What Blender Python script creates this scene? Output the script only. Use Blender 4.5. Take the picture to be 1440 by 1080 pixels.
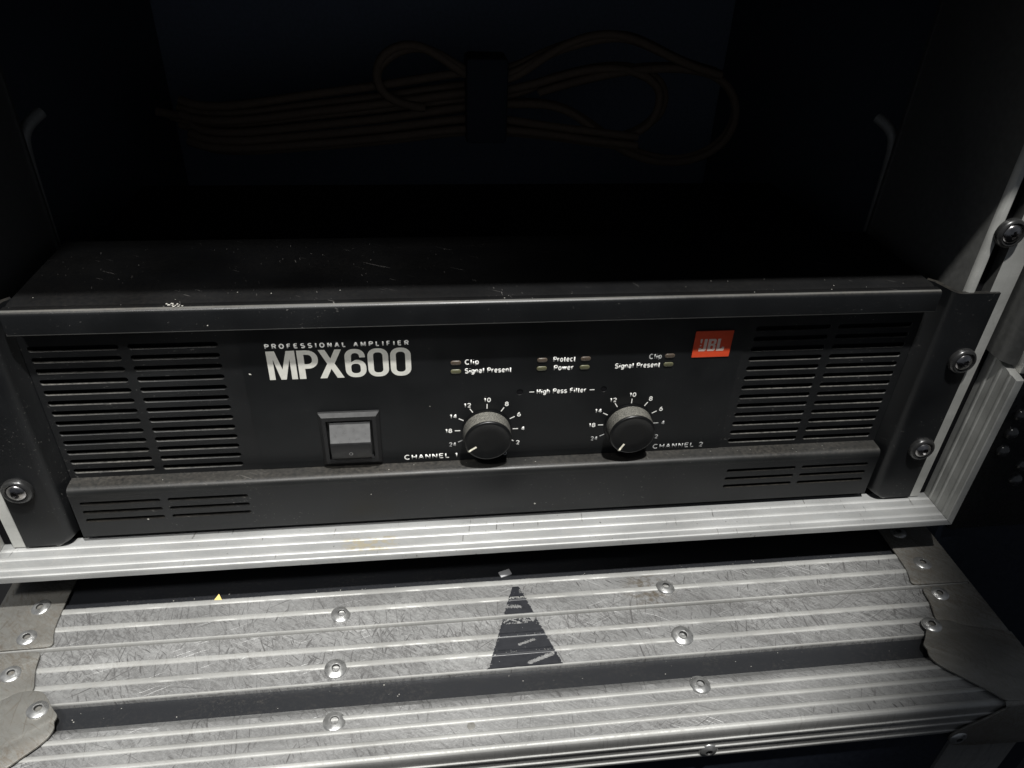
import bpy, bmesh, math, random
from mathutils import Matrix, Vector, noise
S = 0.001                       # all lengths below are millimetres
rnd = random.Random(7)
for o in list(bpy.data.objects): bpy.data.objects.remove(o, do_unlink=True)
scene = bpy.context.scene
col = scene.collection

# ------------------------------------------------------------------ camera
cam = bpy.data.cameras.new('camera'); cam_o = bpy.data.objects.new('camera', cam); col.objects.link(cam_o)
cam.sensor_fit = 'HORIZONTAL'; cam.sensor_width = 36; cam.lens = 36 * 1046.1 / 1440
cam.clip_start = 0.01; cam.clip_end = 50
r_ = (0.9925793, -0.1162359, 0.0357137); u_ = (0.0357169, 0.5594356, 0.8281039); f_ = (0.1162349, 0.8206832, -0.5594358)
cam_o.matrix_world = Matrix(((r_[0], u_[0], -f_[0], -37.11 * S), (r_[1], u_[1], -f_[1], -292.37 * S), (r_[2], u_[2], -f_[2], 288.83 * S), (0, 0, 0, 1)))
scene.camera = cam_o

# ------------------------------------------------------------------ light
world = bpy.data.worlds.new('World'); scene.world = world; world.use_nodes = True
bg = world.node_tree.nodes['Background']; bg.inputs[0].default_value = (0.90, 0.98, 1.12, 1); bg.inputs[1].default_value = 0.08
lamp = bpy.data.lights.new('overhead_work_lamp', 'SPOT'); lamp.energy = 100; lamp.color = (1, 0.99, 0.962)
lamp.shadow_soft_size = 0.02; lamp.spot_size = math.radians(35.6); lamp.spot_blend = 0.32
lamp_o = bpy.data.objects.new('overhead_work_lamp', lamp); col.objects.link(lamp_o)
lamp_o.location = (80 * S, -376 * S, 1200 * S)
lamp_o.rotation_euler = (Vector((-84, 184, -20)) - Vector((80, -376, 1200))).to_track_quat('-Z', 'Y').to_euler()
lamp2 = bpy.data.lights.new('side_work_lamp', 'SPOT'); lamp2.energy = 30; lamp2.color = (1, 0.99, 0.962)
lamp2.shadow_soft_size = 0.06; lamp2.spot_size = math.radians(24); lamp2.spot_blend = 0.85
lamp2_o = bpy.data.objects.new('side_work_lamp', lamp2); col.objects.link(lamp2_o)
lamp2_o.location = (-350 * S, -600 * S, 972 * S)
lamp2_o.rotation_euler = (Vector((-165, 20, 50)) - Vector((-350, -600, 972))).to_track_quat('-Z', 'Y').to_euler()
scene.view_settings.view_transform = 'Standard'; scene.view_settings.look = 'None'
scene.view_settings.exposure = 0; scene.view_settings.gamma = 1
scene.render.engine = 'CYCLES'

# ------------------------------------------------------------------ node helpers
class NT:
    def __init__(s, name):
        s.m = bpy.data.materials.new(name); s.m.use_nodes = True; s.t = s.m.node_tree
        s.b = s.t.nodes['Principled BSDF']; s.pos = None
    def n(s, typ, **kw):
        nd = s.t.nodes.new(typ)
        for k, v in kw.items(): setattr(nd, k, v)
        return nd
    def link(s, a, b): s.t.links.new(a, b)
    def mm(s):
        if s.pos is None:
            g = s.n('ShaderNodeNewGeometry'); v = s.n('ShaderNodeVectorMath', operation='SCALE')
            v.inputs['Scale'].default_value = 1000; s.link(g.outputs['Position'], v.inputs[0]); s.pos = v.outputs[0]; s.geo = g
        return s.pos
    def noise(s, scale=(1, 1, 1), rot=(0, 0, 0), detail=2, rough=0.5, off=(0, 0, 0), vec=None, dist=0):
        mp = s.n('ShaderNodeMapping'); s.link(vec or s.mm(), mp.inputs[0])
        # texture-space: rotate first, then scale
        rt = s.n('ShaderNodeMapping'); rt.inputs['Rotation'].default_value = rot; rt.inputs['Location'].default_value = off
        s.link(vec or s.mm(), rt.inputs[0]); s.link(rt.outputs[0], mp.inputs[0]); mp.inputs['Scale'].default_value = scale
        nz = s.n('ShaderNodeTexNoise'); nz.inputs['Scale'].default_value = 1; nz.inputs['Detail'].default_value = detail
        nz.inputs['Roughness'].default_value = rough; nz.inputs['Distortion'].default_value = dist
        s.link(mp.outputs[0], nz.inputs['Vector']); return nz.outputs['Fac']
    def ramp(s, fac, a, b, v0=0.0, v1=1.0):
        m = s.n('ShaderNodeMapRange'); m.inputs[1].default_value = a; m.inputs[2].default_value = b
        m.inputs[3].default_value = v0; m.inputs[4].default_value = v1; s.link(fac, m.inputs[0]); return m.outputs[0]
    def math(s, op, a, b=None):
        m = s.n('ShaderNodeMath', operation=op); m.use_clamp = True
        for i, x in enumerate((a, b)):
            if x is None: continue
            if isinstance(x, (int, float)): m.inputs[i].default_value = x
            else: s.link(x, m.inputs[i])
        return m.outputs[0]
    def mix(s, fac, a, b):
        m = s.n('ShaderNodeMix', data_type='RGBA')
        for i, x in ((0, fac), (6, a), (7, b)):
            if isinstance(x, (int, float)): m.inputs[i].default_value = x
            elif isinstance(x, tuple): m.inputs[i].default_value = (*x, 1) if len(x) == 3 else x
            else: s.link(x, m.inputs[i])
        return m.outputs[2]
    def bump(s, h, strength=0.2, dist=0.0002):
        b = s.n('ShaderNodeBump'); b.inputs['Strength'].default_value = strength; b.inputs['Distance'].default_value = dist
        s.link(h, b.inputs['Height']); s.link(b.outputs[0], s.b.inputs['Normal'])
    def set(s, k, v):
        i = s.b.inputs[k]
        if isinstance(v, tuple): i.default_value = (*v, 1)
        elif isinstance(v, (int, float)): i.default_value = v
        else: s.link(v, i)
    def up(s):
        s.mm(); x = s.n('ShaderNodeSeparateXYZ'); s.link(s.geo.outputs['Normal'], x.inputs[0]); return x.outputs[2]

def flat(name, c, rough=0.5, metal=0.0, spec=0.5, vary=0.12):
    k = NT(name); f = k.noise((.35, .35, .35), detail=5)
    k.set('Base Color', k.mix(k.ramp(f, .3, .7), tuple(x * (1 - vary) for x in c), tuple(min(1, x * (1 + vary)) for x in c)))
    k.set('Roughness', k.ramp(f, .3, .7, rough - .05, rough + .06)); k.set('Metallic', metal); k.set('Specular IOR Level', spec)
    return k.m

def paint(name, c, rough, dust=0.35, dustc=(.17, .145, .11), scratch=0.5, grain=0.25, scol=(.16, .155, .145), specks=.35, spec=.38):
    """semi-gloss black paint, dust lying on its upward faces, hairline scuffs"""
    k = NT(name)
    g = k.noise((2.4, 2.4, 2.4), detail=3); big = k.noise((.03, .03, .03), detail=5, off=(40, 0, 9))
    base = k.mix(k.ramp(big, .3, .7), tuple(x * .8 for x in c), tuple(x * 1.25 for x in c))
    s1 = k.math('MULTIPLY', k.ramp(k.noise((.05, .9, .9), (0, 0, .5), off=(3, 8, 1)), .70, .74), k.ramp(big, .45, .62))
    s2 = k.math('MULTIPLY', k.ramp(k.noise((.9, .06, .9), (.2, .1, -.3), off=(13, 8, 1)), .71, .75), k.ramp(big, .42, .6))
    sc = k.math('MULTIPLY', k.math('MAXIMUM', s1, s2), scratch)
    base = k.mix(sc, base, scol)
    upm = k.ramp(k.up(), .35, .95)
    dn = k.math('MULTIPLY', k.ramp(k.noise((.5, .5, .5), detail=6, rough=.7), .3, .72), k.ramp(k.noise((.012, .05, .05), detail=3, off=(5, 1, 1)), .25, .7))
    d = k.math('MULTIPLY', k.math('MULTIPLY', upm, dn), dust)
    sp = k.math('MULTIPLY', k.ramp(k.noise((1.1, 1.1, 1.1), detail=1, off=(71, 2, 3)), .80, .83), specks)
    base = k.mix(d, base, dustc); base = k.mix(sp, base, (.2, .19, .165))
    k.set('Specular IOR Level', spec); k.set('Base Color', base); k.set('Roughness', k.math('ADD', k.ramp(big, .3, .7, rough - .05, rough + .08), k.math('MULTIPLY', d, .5)))
    k.bump(g, grain, .00008); return k.m

def aluminium(name, c, rough, metal, scratch=1.0, dirt=0.6, ticks=0.0, stain=False, tone=(.15, .147, .145)):
    """worn extrusion: overlapping scratches in many directions, grime, nicks"""
    k = NT(name)
    big = k.noise((.022, .06, .06), detail=5, off=(9, 4, 0)); fine = k.noise((.9, .9, .9), detail=4)
    base = k.mix(k.ramp(big, .3, .7), tuple(x * .74 for x in c), tuple(min(1, x * 1.16) for x in c))
    warp = k.n('ShaderNodeTexNoise'); warp.inputs['Scale'].default_value = .045; k.link(k.mm(), warp.inputs['Vector'])
    wv = k.n('ShaderNodeVectorMath', operation='SCALE'); wv.inputs['Scale'].default_value = 3.5; k.link(warp.outputs['Color'], wv.inputs[0])
    wa = k.n('ShaderNodeVectorMath', operation='ADD'); k.link(k.mm(), wa.inputs[0]); k.link(wv.outputs[0], wa.inputs[1])
    dark = None; lite = None
    LAY = ((24, .012, 1.1, .665, 1), (-28, .014, 1.2, .67, 1), (83, .022, 1.0, .65, 1), (97, .03, .8, .65, 1), (60, .02, .9, .66, 1), (9, .010, 1.4, .67, 1),
           (70, .13, .8, .62, 1), (112, .11, .7, .63, 1), (35, .12, .9, .64, 1), (30, .03, 1.5, .68, 0), (-20, .04, 1.6, .68, 0), (78, .05, 1.5, .68, 0))
    for i, (ang, al, ac, t, isd) in enumerate(LAY):
        a = k.math('MULTIPLY', k.ramp(k.noise((al, ac, 0.0), (0, 0, math.radians(ang)), detail=1.2, off=(17 * i, 5 * i, 0), vec=wa.outputs[0]), t, t + .045),
                   k.ramp(k.noise((.028, .045, .045), detail=3, off=(31 * i, 3, 2)), .45, .60))
        if isd: dark = a if dark is None else k.math('MAXIMUM', dark, a)
        else: lite = a if lite is None else k.math('MAXIMUM', lite, a)
    sm1 = k.math('MULTIPLY', k.ramp(k.noise((.06, .24, .2), (0, 0, .75), detail=6, rough=.66, dist=2.4), .44, .58), .5)
    sm2 = k.math('MULTIPLY', k.ramp(k.noise((.26, .5, .4), (0, 0, -.5), detail=5, rough=.7, dist=3.0, off=(8, 1, 0)), .49, .62), .45)
    smear = k.math('MULTIPLY', k.math('MULTIPLY', k.math('ADD', sm1, sm2), dirt), k.ramp(k.noise((.018, .05, .05), detail=3, off=(50, 7, 0)), .36, .62, .3, 1.0))
    base = k.mix(smear, base, tone)
    base = k.mix(k.math('MULTIPLY', dark, .95 * scratch), base, tone)
    base = k.mix(k.math('MULTIPLY', lite, .45 * scratch), base, tuple(min(1, x * 1.55) for x in c))
    if ticks:
        tk = k.math('MULTIPLY', k.ramp(k.noise((.75, .055, .3), (0, 0, .12), detail=1, off=(3, 3, 3)), .70, .73), k.ramp(k.noise((.03, .1, .1), detail=2), .48, .6))
        pits = k.ramp(k.noise((.55, .55, .55), detail=2, off=(21, 3, 5)), .73, .77)
        base = k.mix(k.math('MULTIPLY', k.math('MAXIMUM', tk, pits), ticks), base, (.09, .085, .08))
    if name.startswith('scratched'):
        vd = k.n('ShaderNodeVectorMath', operation='DISTANCE'); k.link(k.mm(), vd.inputs[0]); vd.inputs[1].default_value = (82, -26, -33)
        gr = k.math('MULTIPLY', k.ramp(vd.outputs['Value'], 4, 17, 1, 0), k.ramp(k.noise((.25, .4, .4), detail=5, off=(2, 2, 2)), .42, .62))
        base = k.mix(k.math('MULTIPLY', gr, .8), base, (.13, .10, .06))
    if stain:
        sx = k.n('ShaderNodeSeparateXYZ'); k.link(k.mm(), sx.inputs[0])
        bx = k.math('MULTIPLY', k.ramp(sx.outputs[0], -84, -80), k.ramp(sx.outputs[0], -58, -54, 1, 0))
        by = k.math('MULTIPLY', k.ramp(sx.outputs[1], -15.5, -14), k.ramp(sx.outputs[1], -6, -4.5, 1, 0))
        st = k.math('MULTIPLY', k.math('MULTIPLY', bx, by), k.ramp(k.noise((.3, .45, .3), detail=4, off=(3, 0, 0)), .40, .56))
        base = k.mix(k.math('MULTIPLY', st, .75), base, (.33, .29, .20))
    k.set('Base Color', base); k.set('Metallic', metal)
    k.set('Roughness', k.math('ADD', k.ramp(fine, .3, .7, rough - .06, rough + .08), k.math('MULTIPLY', smear, .2)))
    h = k.math('SUBTRACT', k.math('ADD', k.math('MULTIPLY', fine, .35), k.math('MULTIPLY', lite, .5)), k.math('MULTIPLY', dark, .4))
    if scratch > .8: h = k.math('ADD', k.math('MULTIPLY', h, .5), k.math('MULTIPLY', k.noise((.12, .3, .2), (0, 0, .6), detail=4, rough=.6, dist=1.5, off=(4, 9, 0)), .9))
    k.bump(h, .5 if scratch > .8 else .35, .0004 if scratch > .8 else .00012); return k.m

M = {}
M['paint'] = paint('black_amplifier_paint', (.0070, .0075, .0082), .35, dust=.22, spec=.4)
M['ledge'] = paint('dusty_black_ledge_paint', (.012, .0125, .0125), .40, dust=.42, dustc=(.17, .15, .125))
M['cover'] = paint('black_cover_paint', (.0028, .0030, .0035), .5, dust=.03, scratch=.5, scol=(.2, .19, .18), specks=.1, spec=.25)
M['vent'] = paint('black_vent_panel_paint', (.0078, .0082, .0088), .42, dust=.7, dustc=(.27, .255, .225))  # dust made heavier and paler to paint light on the lower slot edges
M['overlay'] = paint('black_faceplate_film', (.0062, .0068, .0074), .38, dust=.2, scratch=.14, grain=.1)
M['inside'] = flat('unlit_black_interior', (.006, .006, .007), .9, spec=.1)
M['plastic'] = flat('black_switch_plastic', (.008, .008, .0085), .5)
M['rocker'] = flat('lit_grey_rocker_top', (.12, .12, .12), .30)  # light falling on the rocker's upper half put into a paler grey
M['knob'] = flat('matt_black_knob_plastic', (.004, .0042, .0044), .36, spec=.35)
kn = NT('dusty_knurled_knob_side'); f = kn.noise((3.2, 3.2, 3.2), detail=3, rough=.7)
kn.set('Base Color', kn.mix(kn.math('MULTIPLY', kn.ramp(f, .40, .66), kn.ramp(kn.up(), -.3, .9)), (.012, .012, .012), (.27, .26, .225)))
kn.set('Roughness', .6); kn.bump(f, .6, .0003); M['knurl'] = kn.m
M['print'] = flat('off_white_screen_print', (.88, .87, .83), .5, vary=.03)
M['fadedprint'] = flat('rubbed_grey_screen_print', (.46, .46, .45), .5, vary=.3)
M['silver'] = flat('silver_name_print', (.70, .69, .63), .38, metal=.15, vary=.06)
M['red'] = flat('orange_red_badge', (.70, .075, .025), .35, vary=.05)
M['badgeprint'] = flat('pale_badge_lettering', (.80, .62, .54), .4, vary=.05)
M['ledred'] = flat('unlit_brown_indicator_lens', (.085, .066, .050), .3)
M['ledgrn'] = flat('unlit_olive_indicator_lens', (.10, .098, .056), .3)
M['pointer'] = flat('cream_pointer_paint', (.84, .80, .66), .5)
M['sill'] = aluminium('pale_worn_sill_aluminium', (.325, .33, .328), .46, .25, scratch=.4, dirt=.5, ticks=.85, stain=True, tone=(.34, .33, .31))
M['sillridge'] = aluminium('bright_sill_ridge_aluminium', (.44, .443, .435), .44, .25, scratch=.15, dirt=.12, ticks=.45, stain=True, tone=(.4, .39, .36))
M['stile'] = aluminium('plain_frame_aluminium', (.50, .50, .475), .45, .3, scratch=.12, dirt=.15, tone=(.3, .3, .28))
M['alu'] = aluminium('scratched_case_aluminium', (.40, .40, .395), .40, .55, scratch=1.0, dirt=1.35)
M['aluridge'] = aluminium('rubbed_ridge_aluminium', (.40, .40, .385), .5, .30, scratch=.45, dirt=.55, tone=(.3, .29, .27))
M['alufront'] = aluminium('smooth_front_lip_aluminium', (.40, .395, .38), .38, .55, scratch=.3, dirt=.3)
M['steel'] = aluminium('dull_corner_steel', (.27, .265, .245), .42, .55, scratch=.4, dirt=.9, tone=(.13, .10, .07))
M['darksteel'] = flat('dark_grey_steel', (.13, .13, .125), .38, metal=.5)
M['stud'] = flat('glossy_dark_stud', (.10, .10, .10), .2, metal=.6)
M['rivet'] = flat('bright_zinc_rivet', (.50, .50, .49), .30, metal=.8, vary=.25)
M['rivethole'] = flat('grey_rivet_mandrel', (.05, .05, .05), .5, metal=.5)
M['screw'] = flat('black_zinc_screw', (.36, .35, .35), .22, metal=1.0, vary=.3)
M['washer'] = flat('black_plastic_cup_washer', (.018, .018, .018), .28)
lm = NT('black_laminate'); f = lm.noise((.7, .7, .7), detail=5, rough=.7); g = lm.noise((.04, .09, .09), detail=4)
lm.set('Base Color', lm.mix(lm.math('MULTIPLY', lm.ramp(f, .5, .75), lm.ramp(g, .35, .7)), (.009, .010, .0125), (.045, .042, .038)))
lm.set('Roughness', .5); lm.bump(f, .3, .0001); M['laminate'] = lm.m
M['navy'] = flat('blue_black_laminate', (.014, .018, .028), .5)
M['backhaze'] = flat('haze_lifted_blue_laminate', (.32, .38, .49), .6)  # bluish haze over the interior painted as a paler back panel
M['liner'] = flat('haze_lifted_blue_lining', (.10, .12, .155), .6)  # side walls lifted likewise to carry the haze
M['edgeshine'] = paint('painted_edge_highlight', (.075, .075, .072), .36, dust=.3)  # paler strip standing in for the bright highlight along the bar edges
M['markpaint'] = flat('black_marker_paint', (.018, .019, .023), .42)
M['cable'] = flat('brown_orange_cable', (.20, .145, .10), .7)
M['strap'] = flat('blue_black_strap', (.035, .042, .06), .8)
M['yellow'] = flat('yellow_flake', (.75, .55, .18), .6)
M['greychip'] = flat('grey_flake', (.42, .42, .43), .35)
M['dust'] = flat('pale_dust', (.34, .33, .30), .9)
M['flange'] = flat('dull_grey_rail_flange', (.12, .12, .115), .5, metal=.2)
M['palebar'] = flat('dull_pale_bar', (.30, .30, .285), .5, metal=.2)
M['floor'] = flat('dark_floor', (.02, .02, .021), .8)
M['white'] = flat('bright_latch_metal', (.75, .74, .70), .3, metal=.5)

# ------------------------------------------------------------------ mesh helpers
BASE = {}
def link_mesh(name, me, parent=None, loc=None):
    o = bpy.data.objects.new(name, me); col.objects.link(o)
    if loc is not None:
        o.location = Vector(loc) * S
        BASE[o.name] = Vector(loc) * S
    if parent is not None:
        o.parent = parent; o.matrix_parent_inverse = Matrix.Translation(-base_of(parent))
    return o
def base_of(p): return BASE.get(p.name, Vector((0, 0, 0)))
def thing(name, label, cat, loc, group=None):
    o = bpy.data.objects.new(name, None); col.objects.link(o); o.location = Vector(loc) * S; o.empty_display_size = .02
    BASE[o.name] = Vector(loc) * S; tag(o, label, cat, group); return o
def tag(o, label, cat, group=None):
    o['label'] = label; o['category'] = cat
    if group: o['group'] = group
    return o
def struct(o): o['kind'] = 'structure'; return o
def finish(bm, mats, smooth=None):
    bmesh.ops.recalc_face_normals(bm, faces=bm.faces)
    me = bpy.data.meshes.new('mesh')
    bm.to_mesh(me); bm.free()
    for m in (mats if isinstance(mats, (list, tuple)) else [mats]): me.materials.append(M[m])
    if smooth is not None:
        for p in me.polygons: p.use_smooth = True
        me.set_sharp_from_angle(angle=math.radians(smooth))
    return me
def mk(verts, faces, mats, fm=None, smooth=None, recalc=True):
    bm = bmesh.new(); vs = [bm.verts.new(Vector(v) * S) for v in verts]
    for i, f in enumerate(faces):
        try: nf = bm.faces.new([vs[k] for k in f])
        except ValueError: continue
        if fm: nf.material_index = fm[i]
    if not recalc:
        me = bpy.data.meshes.new('mesh'); bm.to_mesh(me); bm.free()
        for m in (mats if isinstance(mats, (list, tuple)) else [mats]): me.materials.append(M[m])
        return me
    return finish(bm, mats, smooth)
def box(x0, x1, y0, y1, z0, z1, mat, bev=0):
    bm = bmesh.new(); bmesh.ops.create_cube(bm, size=1)
    for v in bm.verts: v.co = Vector(((x0 + x1) / 2 + v.co.x * (x1 - x0), (y0 + y1) / 2 + v.co.y * (y1 - y0), (z0 + z1) / 2 + v.co.z * (z1 - z0))) * S
    if bev: bmesh.ops.bevel(bm, geom=bm.edges[:], offset=bev * S, segments=2, affect='EDGES', profile=.5)
    return finish(bm, mat, 40 if bev else None)
def sweep_x(prof, x0, x1, mats, fm=None, closed=True, seg=1, jit=0, smooth=35, miter=None):
    """profile of (y,z) points swept along x; miter(y,z)->extra length at each end"""
    n = len(prof); V = []; F = []; FM = []
    for i in range(seg + 1):
        t = i / seg
        for (y, z) in prof:
            m = miter(y, z) if miter else 0
            a = x0 - m; b = x1 + m
            j = jit * (noise.noise(Vector((t * 60, y * .7, z * .7))) + .6 * noise.noise(Vector((t * 311, y * .9, z)))) if jit else 0
            V.append((a + (b - a) * t, y + j * .4, z + j))
    m_ = n if closed else n - 1
    for i in range(seg):
        for k in range(m_):
            F.append((i * n + k, i * n + (k + 1) % n, (i + 1) * n + (k + 1) % n, (i + 1) * n + k)); FM.append(fm[k] if fm else 0)
    if closed:
        F.append(tuple(range(n))); FM.append(0); F.append(tuple(range(seg * n, seg * n + n))); FM.append(0)
    return mk(V, F, mats, FM, smooth)
def lathe(prof, n=32, mats=('rivet',), fm=None, smooth=40, axis='z'):
    """profile of (r, h); h runs along +z, or towards the viewer (-y) when axis='y'"""
    V = []; F = []; FM = []
    for (r, h) in prof:
        for i in range(n):
            a = 2 * math.pi * i / n; V.append((r * math.cos(a), r * math.sin(a), h) if axis == 'z' else (r * math.cos(a), -h, r * math.sin(a)))
    for k in range(len(prof) - 1):
        for i in range(n):
            F.append((k * n + i, k * n + (i + 1) % n, (k + 1) * n + (i + 1) % n, (k + 1) * n + i)); FM.append(fm[k] if fm else 0)
    F.append(tuple(range(n))); FM.append(fm[0] if fm else 0)
    F.append(tuple(range((len(prof) - 1) * n, len(prof) * n))); FM.append(fm[-1] if fm else 0)
    bm = bmesh.new(); vs = [bm.verts.new(Vector(v) * S) for v in V]
    for f, m in zip(F, FM): nf = bm.faces.new([vs[i] for i in f]); nf.material_index = m
    bmesh.ops.remove_doubles(bm, verts=bm.verts, dist=1e-7)
    return finish(bm, mats, smooth)
def curve_mesh(splines, thick, place, mat, bev=0, smooth=30):
    """outline and holes (closed 2-D loops, mm) filled and thickened; place(u,v,w)->(x,y,z)"""
    cu = bpy.data.curves.new('c', 'CURVE'); cu.dimensions = '2D'; cu.fill_mode = 'BOTH'
    cu.extrude = max(thick / 2 - bev, 0); cu.bevel_depth = bev; cu.bevel_resolution = 1; cu.offset = -bev
    for pts in splines:
        sp = cu.splines.new('POLY'); sp.points.add(len(pts) - 1); sp.use_cyclic_u = True
        for p, (a, b) in zip(sp.points, pts): p.co = (a, b, 0, 1)
    return curve_to_mesh(cu, place, mat, smooth)
def curve_to_mesh(cu, place, mat, smooth=30, fit=None):
    o = bpy.data.objects.new('c', cu); col.objects.link(o)
    dg = bpy.context.evaluated_depsgraph_get(); me0 = bpy.data.meshes.new_from_object(o.evaluated_get(dg))
    bpy.data.objects.remove(o)
    bm = bmesh.new(); bm.from_mesh(me0); bpy.data.meshes.remove(me0)
    bmesh.ops.remove_doubles(bm, verts=bm.verts, dist=1e-5)
    if fit:
        x0, x1, z0, z1 = fit
        a0 = min(v.co.x for v in bm.verts); a1 = max(v.co.x for v in bm.verts); b0 = min(v.co.y for v in bm.verts); b1 = max(v.co.y for v in bm.verts)
        for v in bm.verts:
            v.co.x = x0 + (v.co.x - a0) / (a1 - a0) * (x1 - x0)
            if z1 is not None: v.co.y = z0 + (v.co.y - b0) / (b1 - b0) * (z1 - z0)
    for v in bm.verts: v.co = Vector(place(v.co.x, v.co.y, v.co.z)) * S
    bm.faces.ensure_lookup_table()
    for f in bm.faces: f.material_index = 0
    me = finish(bm, mat, smooth); return me
def front(y): return lambda u, v, w: (u, y - w, v)
def top(z): return lambda u, v, w: (u, v, z + w)
def rrect(x0, x1, z0, z1, r, n=5):
    P = []
    for cx, cz, a0 in ((x1 - r, z1 - r, 0), (x0 + r, z1 - r, 90), (x0 + r, z0 + r, 180), (x1 - r, z0 + r, 270)):
        for i in range(n + 1):
            a = math.radians(a0 + 90 * i / n); P.append((cx + r * math.cos(a), cz + r * math.sin(a)))
    return P
def circ(x, z, r, n=20): return [(x + r * math.cos(2 * math.pi * i / n), z + r * math.sin(2 * math.pi * i / n)) for i in range(n)]
def _ar(cx, cy, rx, ry, a0, a1):
    n = max(3, int(abs(a1 - a0) / 22)); return [(cx + rx * math.cos(math.radians(a0 + (a1 - a0) * i / n)), cy + ry * math.sin(math.radians(a0 + (a1 - a0) * i / n))) for i in range(n + 1)]
def _S(w, h, y=0): return _ar(w / 2, y + .74 * h, w * .42, .26 * h, 35, 270)[:-1] + _ar(w / 2, y + .25 * h, w * .44, .25 * h, 90, -150)
GL = {
 'C': (.78, [_ar(.42, .5, .38, .5, 48, 312)]), 'l': (.2, [[(.1, 0), (.1, 1)]]), 'i': (.2, [[(.1, 0), (.1, .62)], [(.1, .98), (.1, 1.0)]]),
 'p': (.6, [[(.08, -.28), (.08, .7)], _ar(.32, .35, .24, .35, 0, 360)]), 'S': (.7, [_S(.7, 1)]), 's': (.54, [_S(.54, .7)]),
 'g': (.6, [_ar(.30, .35, .24, .35, 0, 360), [(.54, .7), (.54, -.06)] + _ar(.30, -.06, .24, .22, 0, -150)]),
 'n': (.6, [[(.08, 0), (.08, .7)], [(.08, .42)] + _ar(.31, .42, .22, .28, 180, 0) + [(.53, 0)]]), 'h': (.6, [[(.08, 0), (.08, 1)], [(.08, .42)] + _ar(.31, .42, .22, .28, 180, 0) + [(.53, 0)]]),
 'a': (.58, [_ar(.28, .2, .21, .2, 0, 360), _ar(.28, .48, .22, .22, 160, 0) + [(.5, 0)]]), 'P': (.68, [[(.08, 0), (.08, 1), (.4, 1)] + _ar(.4, .74, .26, .26, 90, -90) + [(.08, .48)]]),
 'r': (.4, [[(.08, 0), (.08, .7)], _ar(.33, .42, .25, .28, 180, 80)]), 'e': (.6, [[(.07, .36), (.53, .36)], _ar(.3, .35, .24, .35, 0, 315)]),
 't': (.36, [[(.17, .93), (.17, .12)] + _ar(.28, .12, .11, .12, 180, 290), [(.03, .7), (.33, .7)]]), 'o': (.6, [_ar(.3, .35, .25, .35, 0, 360)]),
 'w': (.8, [[(.03, .7), (.22, 0), (.4, .7), (.58, 0), (.77, .7)]]), 'c': (.56, [_ar(.3, .35, .24, .35, 48, 312)]), 'H': (.74, [[(.08, 0), (.08, 1)], [(.66, 0), (.66, 1)], [(.08, .52), (.66, .52)]]),
 'F': (.62, [[(.08, 0), (.08, 1), (.58, 1)], [(.08, .53), (.5, .53)]]), 'A': (.72, [[(.02, 0), (.36, 1), (.70, 0)], [(.14, .34), (.58, .34)]]), 'N': (.74, [[(.08, 0), (.08, 1), (.66, 0), (.66, 1)]]),
 'E': (.64, [[(.6, 1), (.08, 1), (.08, 0), (.6, 0)], [(.08, .52), (.54, .52)]]), 'L': (.58, [[(.08, 1), (.08, 0), (.55, 0)]]), 'R': (.7, [[(.08, 0), (.08, 1), (.4, 1)] + _ar(.4, .75, .26, .25, 90, -90) + [(.08, .5)], [(.42, .5), (.66, 0)]]),
 'O': (.8, [_ar(.4, .5, .36, .5, 0, 360)]), 'I': (.2, [[(.1, 0), (.1, 1)]]), 'M': (.86, [[(.08, 0), (.08, 1), (.43, .1), (.78, 1), (.78, 0)]]), ' ': (.3, []),
 '0': (.6, [_ar(.3, .5, .25, .5, 0, 360)]), '1': (.4, [[(.28, 0), (.28, 1), (.08, .78)]]), '2': (.6, [_ar(.3, .72, .25, .28, 165, -25) + [(.05, 0), (.56, 0)]]), '4': (.62, [[(.44, 0), (.44, 1), (.04, .28), (.6, .28)]]),
 '6': (.6, [_ar(.3, .3, .25, .3, 0, 360), _ar(.47, .36, .42, .64, 175, 95)]), '8': (.6, [_ar(.3, .75, .21, .25, 0, 360), _ar(.3, .26, .25, .26, 0, 360)])}
def text(s, fit, y, mat, parent, bold=.085, space=.14, name='lettering'):
    """stroke-drawn sans lettering; fit = x0, x1, baseline, cap line"""
    x0, x1, z0, z1 = fit; x = 0; runs = []
    for ch in s:
        w, st = GL[ch]
        for L in st:
            cur = [(L[0][0] + x, L[0][1])]                 # break strokes at sharp corners so that they keep their weight
            for i in range(1, len(L)):
                cur.append((L[i][0] + x, L[i][1]))
                if 0 < i < len(L) - 1:
                    d0 = Vector(L[i]) - Vector(L[i - 1]); d1 = Vector(L[i + 1]) - Vector(L[i])
                    if d0.length and d1.length and d0.angle(d1) > math.radians(50): runs.append(cur); cur = [cur[-1]]
            runs.append(cur)
        x += w + space
    tot = x - space; H = z1 - z0; kx = (x1 - x0) / tot
    cu = bpy.data.curves.new('t', 'CURVE'); cu.dimensions = '3D'; cu.bevel_depth = bold * H; cu.bevel_resolution = 2; cu.use_fill_caps = True
    for L in runs:
        closed = len(L) > 4 and abs(L[0][0] - L[-1][0]) + abs(L[0][1] - L[-1][1]) < 1e-6
        if closed: L = L[:-1]
        sp = cu.splines.new('POLY'); sp.points.add(len(L) - 1); sp.use_cyclic_u = closed
        for p, (a, b) in zip(sp.points, L): p.co = ((x0 + a * kx) / 1.08, z0 + bold * H + b * (H - 2 * bold * H), 0, 1)
    return link_mesh(name, curve_to_mesh(cu, lambda u, v, w: (u * 1.08, y - w * .12, v), mat, None), parent)
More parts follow.
